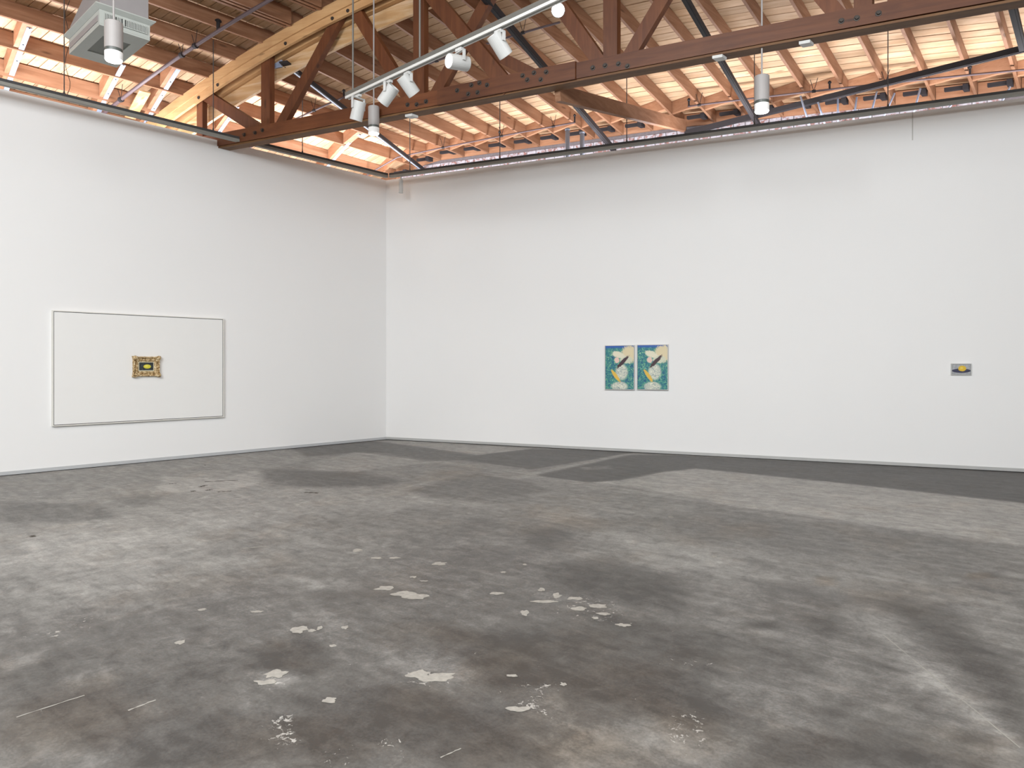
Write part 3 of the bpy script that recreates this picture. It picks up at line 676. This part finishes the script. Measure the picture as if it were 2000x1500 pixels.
# dazzling lamp head beside the track end
gx_, gy_ = fz(1090, 20, 5.2)
gp = Vector((gx_, gy_, 5.2)); root = empty('spotlight', gp+Z*.3, 'dazzling bare round spotlight facing the camera beyond the right end of the track', 'spotlight')
ax = (Vector(CAM)-gp).normalized()
bm = NB(); lathe(bm, [(-.24, .068), (-.01, .072), (0, .066)], gp, ax, 24, True); mesh_obj('body', bm, M['white'], root)
bm = NB(); lathe(bm, [(.0, .062), (.006, .060)], gp+ax*.001, ax, 24); mesh_obj('lens', bm, emit('dazzling_lens', (1, .99, .95), 60), root)
bm = NB(); s_, t_ = st(gp.x, gp.y); c0 = gp-ax*.14; tube(bm, [c0+Z*.07, Vector((c0.x, c0.y, zr(s_, t_)+.2))], .010, 6); mesh_obj('stem', bm, M['white'], root)
# ------------------------------------------------------------------ pendant cylinder lamps
def pendant(label, u, vbot, zbot, r_, hh):
    x, y = fz(u, vbot, zbot); base = Vector((x, y, zbot)); s_, t_ = st(x, y); ztop = zr(s_, t_)+JD
    root = empty('pendant_lamp', Vector((x, y, ztop)), label, 'pendant lamp', 'white cylinder pendant lamps')
    bm = NB(); lathe(bm, [(hh*.30, r_*.985), (hh*.985, r_), (hh, r_*.93)], base, Z, 36); mesh_obj('shade', bm, M['pend'], root, False)
    bm = NB(); lathe(bm, [(hh*.22, r_*.93), (hh*.30, r_*.95)], base, Z, 36); mesh_obj('dark_ring', bm, M['cap'], root)
    bm = NB(); lathe(bm, [(.01, r_*.96), (hh*.22, r_*.98)], base, Z, 36); mesh_obj('frosted_collar', bm, M['frost'], root)
    bm = NB(); lathe(bm, [(-.002, r_*.86), (.012, r_*.92)], base, Z, 36); mesh_obj('diffuser', bm, M['glow'], root)
    bm = NB(); tube(bm, [base+Z*hh, Vector((x, y, ztop))], .011, 8); lathe(bm, [(hh, .03), (hh+.02, .012)], base, Z, 10); mesh_obj('stem', bm, M['pend'], root)
    l = bpy.data.lights.new('pendant_light', 'SPOT'); l.energy = 35; l.spot_size = math.radians(130); l.spot_blend = 1; l.shadow_soft_size = .08; l.color = (1, .97, .92)
    lo = bpy.data.objects.new('pendant_light', l); COL.objects.link(lo); lo.location = base - Z*.03
pendant('white cylinder pendant lamp in front of the air unit on the left', 222, 119, 4.80, .09, .41)
pendant('white cylinder pendant lamp in front of the truss, under the left end of the track', 730, 262, 5.05, .084, .415)
pendant('white cylinder pendant lamp above the right wall, beyond the truss chord', 1488, 219, 4.62, .088, .435)
# ------------------------------------------------------------------ air unit
hv = empty('air_unit', (2.6, -6.1, 5.4), 'grey-white boxy air unit hanging from the roof on the left', 'air conditioner')
X0, X1, Y0, Y1, ZB = 2.05, 3.16, -6.38, -5.84, 5.40
bm = NB()
box(bm, X0, X1, Y0, Y1, ZB+.015, ZB+.19); mesh_obj('lower_box', bm, M['cool_white'], hv)
bm = NB()   # bottom panel ring around the recessed grille
gx0, gx1, gy0, gy1 = X0+.27, X1-.27, Y0+.12, Y1-.12
for a in ((X0, X1, Y0, gy0), (X0, X1, gy1, Y1), (X0, gx0, gy0, gy1), (gx1, X1, gy0, gy1)): box(bm, *a, ZB-.005, ZB+.014)
mesh_obj('bottom_panel', bm, M['cool_white'], hv)
bm = NB(); box(bm, gx0, gx1, gy0, gy1, ZB+.005, ZB+.013); mesh_obj('recessed_grille', bm, plain('grille_grey', (.17, .18, .16), .6), hv)
bm = NB()
def ring(e, z): return [Vector((X0-e, Y0-e, z)), Vector((X1+e, Y0-e, z)), Vector((X1+e, Y1+e, z)), Vector((X0-e, Y1+e, z))]
loft(bm, [ring(.003, ZB+.175), ring(.05, ZB+.215), ring(.052, ZB+.225), ring(.0, ZB+.235)]); mesh_obj('flared_lip', bm, M['cool_white'], hv)
bm = NB()
prof = [(X0+.01, ZB+.236), (X1-.02, ZB+.236), (X1-.02, 7.3), (X0+.75, 7.3), (X0+.62, 5.95), (X0+.01, 5.74)]
loft(bm, [[Vector((x, Y0+.01, z)) for x, z in prof], [Vector((x, Y1-.01, z)) for x, z in prof]]); mesh_obj('duct', bm, M['duct'], hv)
bm = NB(); box(bm, X1+.001, X1+.008, Y0+.05, Y1-.04, ZB+.065, ZB+.14); gl = mesh_obj('side_grille', bm, M['black'], hv)
bm = NB()
nsl = 27
for i in range(nsl+1):
    y = Y0+.05 + (Y1-Y0-.09)*i/nsl; wv = .005 if i not in (6, 12) else .02
    box(bm, X1+.006, X1+.014, y-wv, y+wv, ZB+.065, ZB+.14)
box(bm, X1+.006, X1+.014, Y0+.045, Y1-.035, ZB+.14, ZB+.15); box(bm, X1+.006, X1+.014, Y0+.045, Y1-.035, ZB+.056, ZB+.066)
mesh_obj('grille_bars', bm, M['cool_white'], gl)['kind'] = 'stuff'
bm = NB(); box(bm, X0+.04, X1-.04, Y0-.006, Y0-.001, ZB+.05, ZB+.12); mesh_obj('side_panel', bm, M['duct'], hv)
# ------------------------------------------------------------------ small devices clipped under the chord
for (s, zz, lab) in [(3.91, 5.30, 'small grey sensor box clipped under the truss chord above the far corner'), (8.37, 5.37, 'small white sensor box under the truss chord left of the right pendant lamp'), (9.36, 5.36, 'small white sensor box under the truss chord right of the right pendant lamp')]:
    rt_ = empty('sensor_box', P(s, T1-.06, zz), lab, 'sensor', 'sensor boxes under the truss')
    bm = NB(); sbox(bm, s-.06, s+.06, T1-.16, T1-.04, zz-.04, zz-.005); mesh_obj('housing', bm, M['white'], rt_)
    bm = NB(); sbox(bm, s-.04, s+.04, T1-.12, T1-.05, zz-.005, zz+.012); mesh_obj('mount', bm, M['steel_dark'], rt_)
# ------------------------------------------------------------------ pictures
def paint_mat(name, build):
    m, nt, b = mat(name); tc = nt.nodes.new('ShaderNodeTexCoord'); sep = nt.nodes.new('ShaderNodeSeparateXYZ')
    L(nt, tc.outputs['Object'], sep.inputs[0]); c = build(nt, tc.outputs['Object'], sep.outputs[0], sep.outputs[2])
    L(nt, c, b.inputs['Base Color']); b.inputs['Roughness'].default_value = .45; return m
def ell(nt, x, z, cx, cz, rx, rz, wob=None, soft=.12, rot=0.):
    ca, sa = math.cos(rot), math.sin(rot)
    dx = math_(nt, 'SUBTRACT', x, cx); dz = math_(nt, 'SUBTRACT', z, cz)
    a = math_(nt, 'ADD', math_(nt, 'MULTIPLY', dx, ca/rx), math_(nt, 'MULTIPLY', dz, sa/rx))
    b = math_(nt, 'ADD', math_(nt, 'MULTIPLY', dx, -sa/rz), math_(nt, 'MULTIPLY', dz, ca/rz))
    d = math_(nt, 'SQRT', math_(nt, 'ADD', math_(nt, 'MULTIPLY', a, a), math_(nt, 'MULTIPLY', b, b)))
    if wob is not None: d = math_(nt, 'ADD', d, wob)
    return math_(nt, 'DIVIDE', math_(nt, 'SUBTRACT', 1.0, d), soft, clamp=True)
def garden(nt, vec, x, z, seed):
    ad = nt.nodes.new('ShaderNodeVectorMath'); ad.operation = 'ADD'; L(nt, vec, ad.inputs[0]); ad.inputs[1].default_value = (seed, 0, seed)
    v = ad.outputs[0]
    n1 = noise_(nt, v, 12, 6, .7, 2.2); n2 = noise_(nt, v, 26, 5, .75, 2.0); w1 = math_(nt, 'MULTIPLY_ADD', n2, 1.6, -.8)
    c = ramp(nt, math_(nt, 'MULTIPLY_ADD', n2, .7, math_(nt, 'MULTIPLY', n1, .3)), [(.38, (.005, .04, .12)), (.44, (.01, .10, .28)), (.49, (.01, .17, .15)), (.53, (.06, .34, .33)), (.57, (.16, .38, .12)), (.62, (.50, .75, .66))])
    c = mixc(nt, math_(nt, 'MULTIPLY', math_(nt, 'ADD', math_(nt, 'SUBTRACT', z, .335), math_(nt, 'MULTIPLY', w1, .06)), 30, clamp=True), c, (.02, .10, .42))
    c = mixc(nt, ell(nt, x, z, .18, .24, .15, .16, w1), c, (.72, .62, .40))       # pale sand mass, upper right
    c = mixc(nt, ell(nt, x, z, .12, .14, .12, .07, w1), c, (.62, .64, .50))
    cream = ramp(nt, n2, [(.40, (.20, .30, .32)), (.47, (.52, .55, .48)), (.60, (.80, .80, .66))])
    c = mixc(nt, ell(nt, x, z, .04, -.08, .12, .15, w1), c, cream)                # cream mass, centre
    c = mixc(nt, ell(nt, x, z, .0, -.34, .16, .09, w1), c, cream)
    c = mixc(nt, ell(nt, x, z, -.02, .23, .12, .06, w1, rot=-.3), c, (.76, .72, .56))
    c = mixc(nt, ell(nt, x, z, .06, .10, .16, .035, w1, rot=.8), c, (.05, .02, .03))   # dark slanting stroke
    c = mixc(nt, ell(nt, x, z, -.05, .13, .05, .055, w1), c, (.80, .56, .48))
    c = mixc(nt, ell(nt, x, z, -.07, -.15, .14, .032, w1, rot=-.95), c, (.75, .48, .07))  # ochre slanting stroke
    return c
M['garden_a'] = paint_mat('painting_teal_a', lambda nt, v, x, z: garden(nt, v, x, z, 0.0))
M['garden_b'] = paint_mat('painting_teal_b', lambda nt, v, x, z: garden(nt, v, x, z, 3.3))
def lemon_a(nt, vec, x, z):
    n = noise_(nt, vec, 40, 4, .6, 1.); w1 = math_(nt, 'MULTIPLY_ADD', n, .3, -.15)
    c = ramp(nt, n, [(.35, (.010, .012, .014)), (.55, (.035, .045, .05)), (.75, (.10, .13, .14))])
    c = mixc(nt, math_(nt, 'MULTIPLY', math_(nt, 'SUBTRACT', -.052, z), 60, clamp=True), c, (.42, .42, .36))
    c = mixc(nt, ell(nt, x, z, .015, -.0, .06, .035, w1, .15), c, (.68, .62, .05))
    c = mixc(nt, ell(nt, x, z, .005, .008, .03, .014, w1, .5), c, (.80, .74, .16)); return c
def lemon_b(nt, vec, x, z):
    n = noise_(nt, vec, 50, 4, .6, 1.); w1 = math_(nt, 'MULTIPLY_ADD', n, .24, -.12)
    c = ramp(nt, n, [(.35, (.28, .29, .30)), (.65, (.45, .46, .48))])
    c = mixc(nt, ell(nt, x, z, .0, -.022, .125, .034, w1, .1), c, (.018, .018, .06))
    c = mixc(nt, ell(nt, x, z, .012, .012, .055, .045, w1, .15), c, (.72, .46, .01))
    c = mixc(nt, ell(nt, x, z, .005, .018, .028, .018, w1, .6), c, (.80, .62, .10)); return c
M['lemon_a'] = paint_mat('painting_yellow_a', lemon_a); M['lemon_b'] = paint_mat('painting_yellow_b', lemon_b)
def flat_obj(name, m, x0, x1, y0, y1, z0, z1, parent, smooth=False):
    bm = NB(); box(bm, x0, x1, y0, y1, z0, z1); o = mesh_obj(name, bm, m); o.parent = parent; o.matrix_parent_inverse = Matrix(); return o
def frame4(bm, w_, h_, fw_, y0, y1):
    # mitred frame: outer w x h, face width fw, depth from y0 (back) to y1 (front, negative)
    for k_ in range(4):
        co = [(-w_/2, -h_/2), (w_/2, -h_/2), (w_/2, h_/2), (-w_/2, h_/2)]; ci = [(-w_/2+fw_, -h_/2+fw_), (w_/2-fw_, -h_/2+fw_), (w_/2-fw_, h_/2-fw_), (-w_/2+fw_, h_/2-fw_)]
        a, b = co[k_], co[(k_+1) % 4]; c, d_ = ci[(k_+1) % 4], ci[k_]
        box8(bm, [Vector((p[0], y0, p[1])) for p in (a, b, c, d_)] + [Vector((p[0], y1, p[1])) for p in (a, b, c, d_)])
def picture(name, label, group, loc, rot, w_, h_, m, depth=.035, fw_=.012, fm=None, gap=.004, gm=None):
    root = empty(name, Vector((0, 0, 0)), label, 'painting', group)
    bm = NB(); frame4(bm, w_, h_, fw_, 0, -depth); o = mesh_obj('frame', bm, fm or M['white']); o.parent = root; o.matrix_parent_inverse = Matrix()
    bm = NB(); frame4(bm, w_-2*fw_, h_-2*fw_, gap, -.001, -depth+.016); o = mesh_obj('shadow_line', bm, gm or M['black']); o.parent = root; o.matrix_parent_inverse = Matrix()
    q = fw_+gap; o = flat_obj('canvas', m, -w_/2+q, w_/2-q, -depth+.004, -.002, -h_/2+q, h_/2-q, root)
    root.location = loc; root.rotation_euler = (0, 0, rot); return root
picture('painting', 'left of the two teal and cream garden paintings on the right wall', 'twin teal paintings on the right wall', P(5.03, -.001, 1.515), YAW, .545, .80, M['garden_a'], .045, .010, gap=.003)
picture('painting', 'right of the two teal and cream garden paintings on the right wall', 'twin teal paintings on the right wall', P(5.625, -.001, 1.52), YAW, .555, .80, M['garden_b'], .045, .010, gap=.003)
picture('painting', 'tiny painting of yellow fruit on dark plate, alone far along the right wall', None, P(10.26, -.001, 1.495), YAW, .262, .172, M['lemon_b'], .03, .009, gap=.004, gm=plain('grey_line', (.03, .03, .03), .5))
# large blank panel on the left wall with a thin dark line around it
cv = plain('ivory_canvas', (.84, .835, .82), .7, noise_amt=.01)
bp = empty('blank_panel', Vector((0, 0, 0)), 'huge blank ivory panel with thin dark outline on the left wall', 'picture')
bm = NB(); frame4(bm, 2.56, 1.70, .014, 0, -.055); o = mesh_obj('frame', bm, plain('ivory_frame', (.78, .765, .72), .5)); o.parent = bp
bm = NB(); frame4(bm, 2.532, 1.672, .009, -.001, -.044); o = mesh_obj('dark_line', bm, plain('dark_bronze_line', (.05, .045, .045), .5)); o.parent = bp
o = flat_obj('panel', cv, -1.257, 1.257, -.047, -.002, -.827, .827, bp)
bp.location = (.001, -4.775, 1.51); bp.rotation_euler = (0, 0, math.pi/2)
# ornate gilt frame with a small painting, hung on the blank panel
gold_m, nt, b = mat('worn_gilt'); v = coords(nt)
L(nt, ramp(nt, noise_(nt, v, 34, 4, .7), [(.36, (.10, .055, .02)), (.46, (.42, .28, .12)), (.56, (.68, .52, .30)), (.66, (.86, .80, .62))]), b.inputs['Base Color']); b.inputs['Roughness'].default_value = .5; b.inputs['Metallic'].default_value = .25
orn = empty('ornate_painting', Vector((0, 0, 0)), 'small yellow fruit painting in a carved gilt frame, hung on the big blank panel', 'painting')
bm = NB(); OW, OH, FWD = .40, .315, .095
prof = [(0, 0), (.0, -.035), (.012, -.058), (.028, -.05), (.045, -.034), (.060, -.040), (.066, -.028), (.076, -.022), (.084, -.012), (.084, 0)]
per = []
def carve(px, pz, u_, a): return .010*math.sin(a*105)*math.exp(-((u_-.02)/.02)**2) + .006*noise.noise(Vector((px*60, pz*60, u_*60)))
for k_, (sx, sz) in enumerate([((-1, -1), (1, -1)), ((1, -1), (1, 1)), ((1, 1), (-1, 1)), ((-1, 1), (-1, -1))]):
    nseg = 30; rings = []
    for i in range(nseg+1):
        f_ = i/nseg; ringp = []
        for (u_, y_) in prof:
            hx, hz = OW/2 - u_, OH/2 - u_
            ax_, az_ = sx[0]*hx, sx[1]*hz; bx_, bz_ = sz[0]*hx, sz[1]*hz
            px, pz = ax_+(bx_-ax_)*f_, az_+(bz_-az_)*f_
            corner = max(0, 1-min(f_, 1-f_)*5.0) if u_ < .05 else 0
            cn = 1 + .055*corner*(1 if u_ < .03 else .5)
            scal = 1 + (.012*math.sin(f_*nseg*1.6) if u_ < .013 else 0)
            yy = y_ - (carve(px, pz, u_, f_*(1 if k_ % 2 == 0 else .8)) + .014*corner) if y_ < 0 else 0
            ringp.append(Vector((px*cn*scal, yy, pz*cn*scal)))
        rings.append(ringp)
    loft(bm, rings)
o = mesh_obj('carved_frame', bm, gold_m); o.parent = orn
for sx in (-1, 1):
    for sz in (-1, 1):
        bm = NB(); lathe(bm, [(-.01, .034), (.018, .036), (.032, .026), (.036, .012), (.046, .010)], Vector((sx*(OW/2-.022), -.04, sz*(OH/2-.020))), (0, -1, 0), 9); o = mesh_obj('corner_scroll', bm, gold_m); o.parent = orn
bm = NB(); frame4(bm, OW-.164, OH-.164, .010, -.004, -.020); o = mesh_obj('pale_slip', bm, plain('pale_slip_paint', (.72, .66, .46), .5)); o.parent = orn
q = .092
flat_obj('canvas', M['lemon_a'], -OW/2+q-.003, OW/2-q+.003, -.014, -.004, -OH/2+q-.003, OH/2-q+.003, orn)
orn.location = (.050, -4.765, 1.535); orn.rotation_euler = (0, 0, math.pi/2)
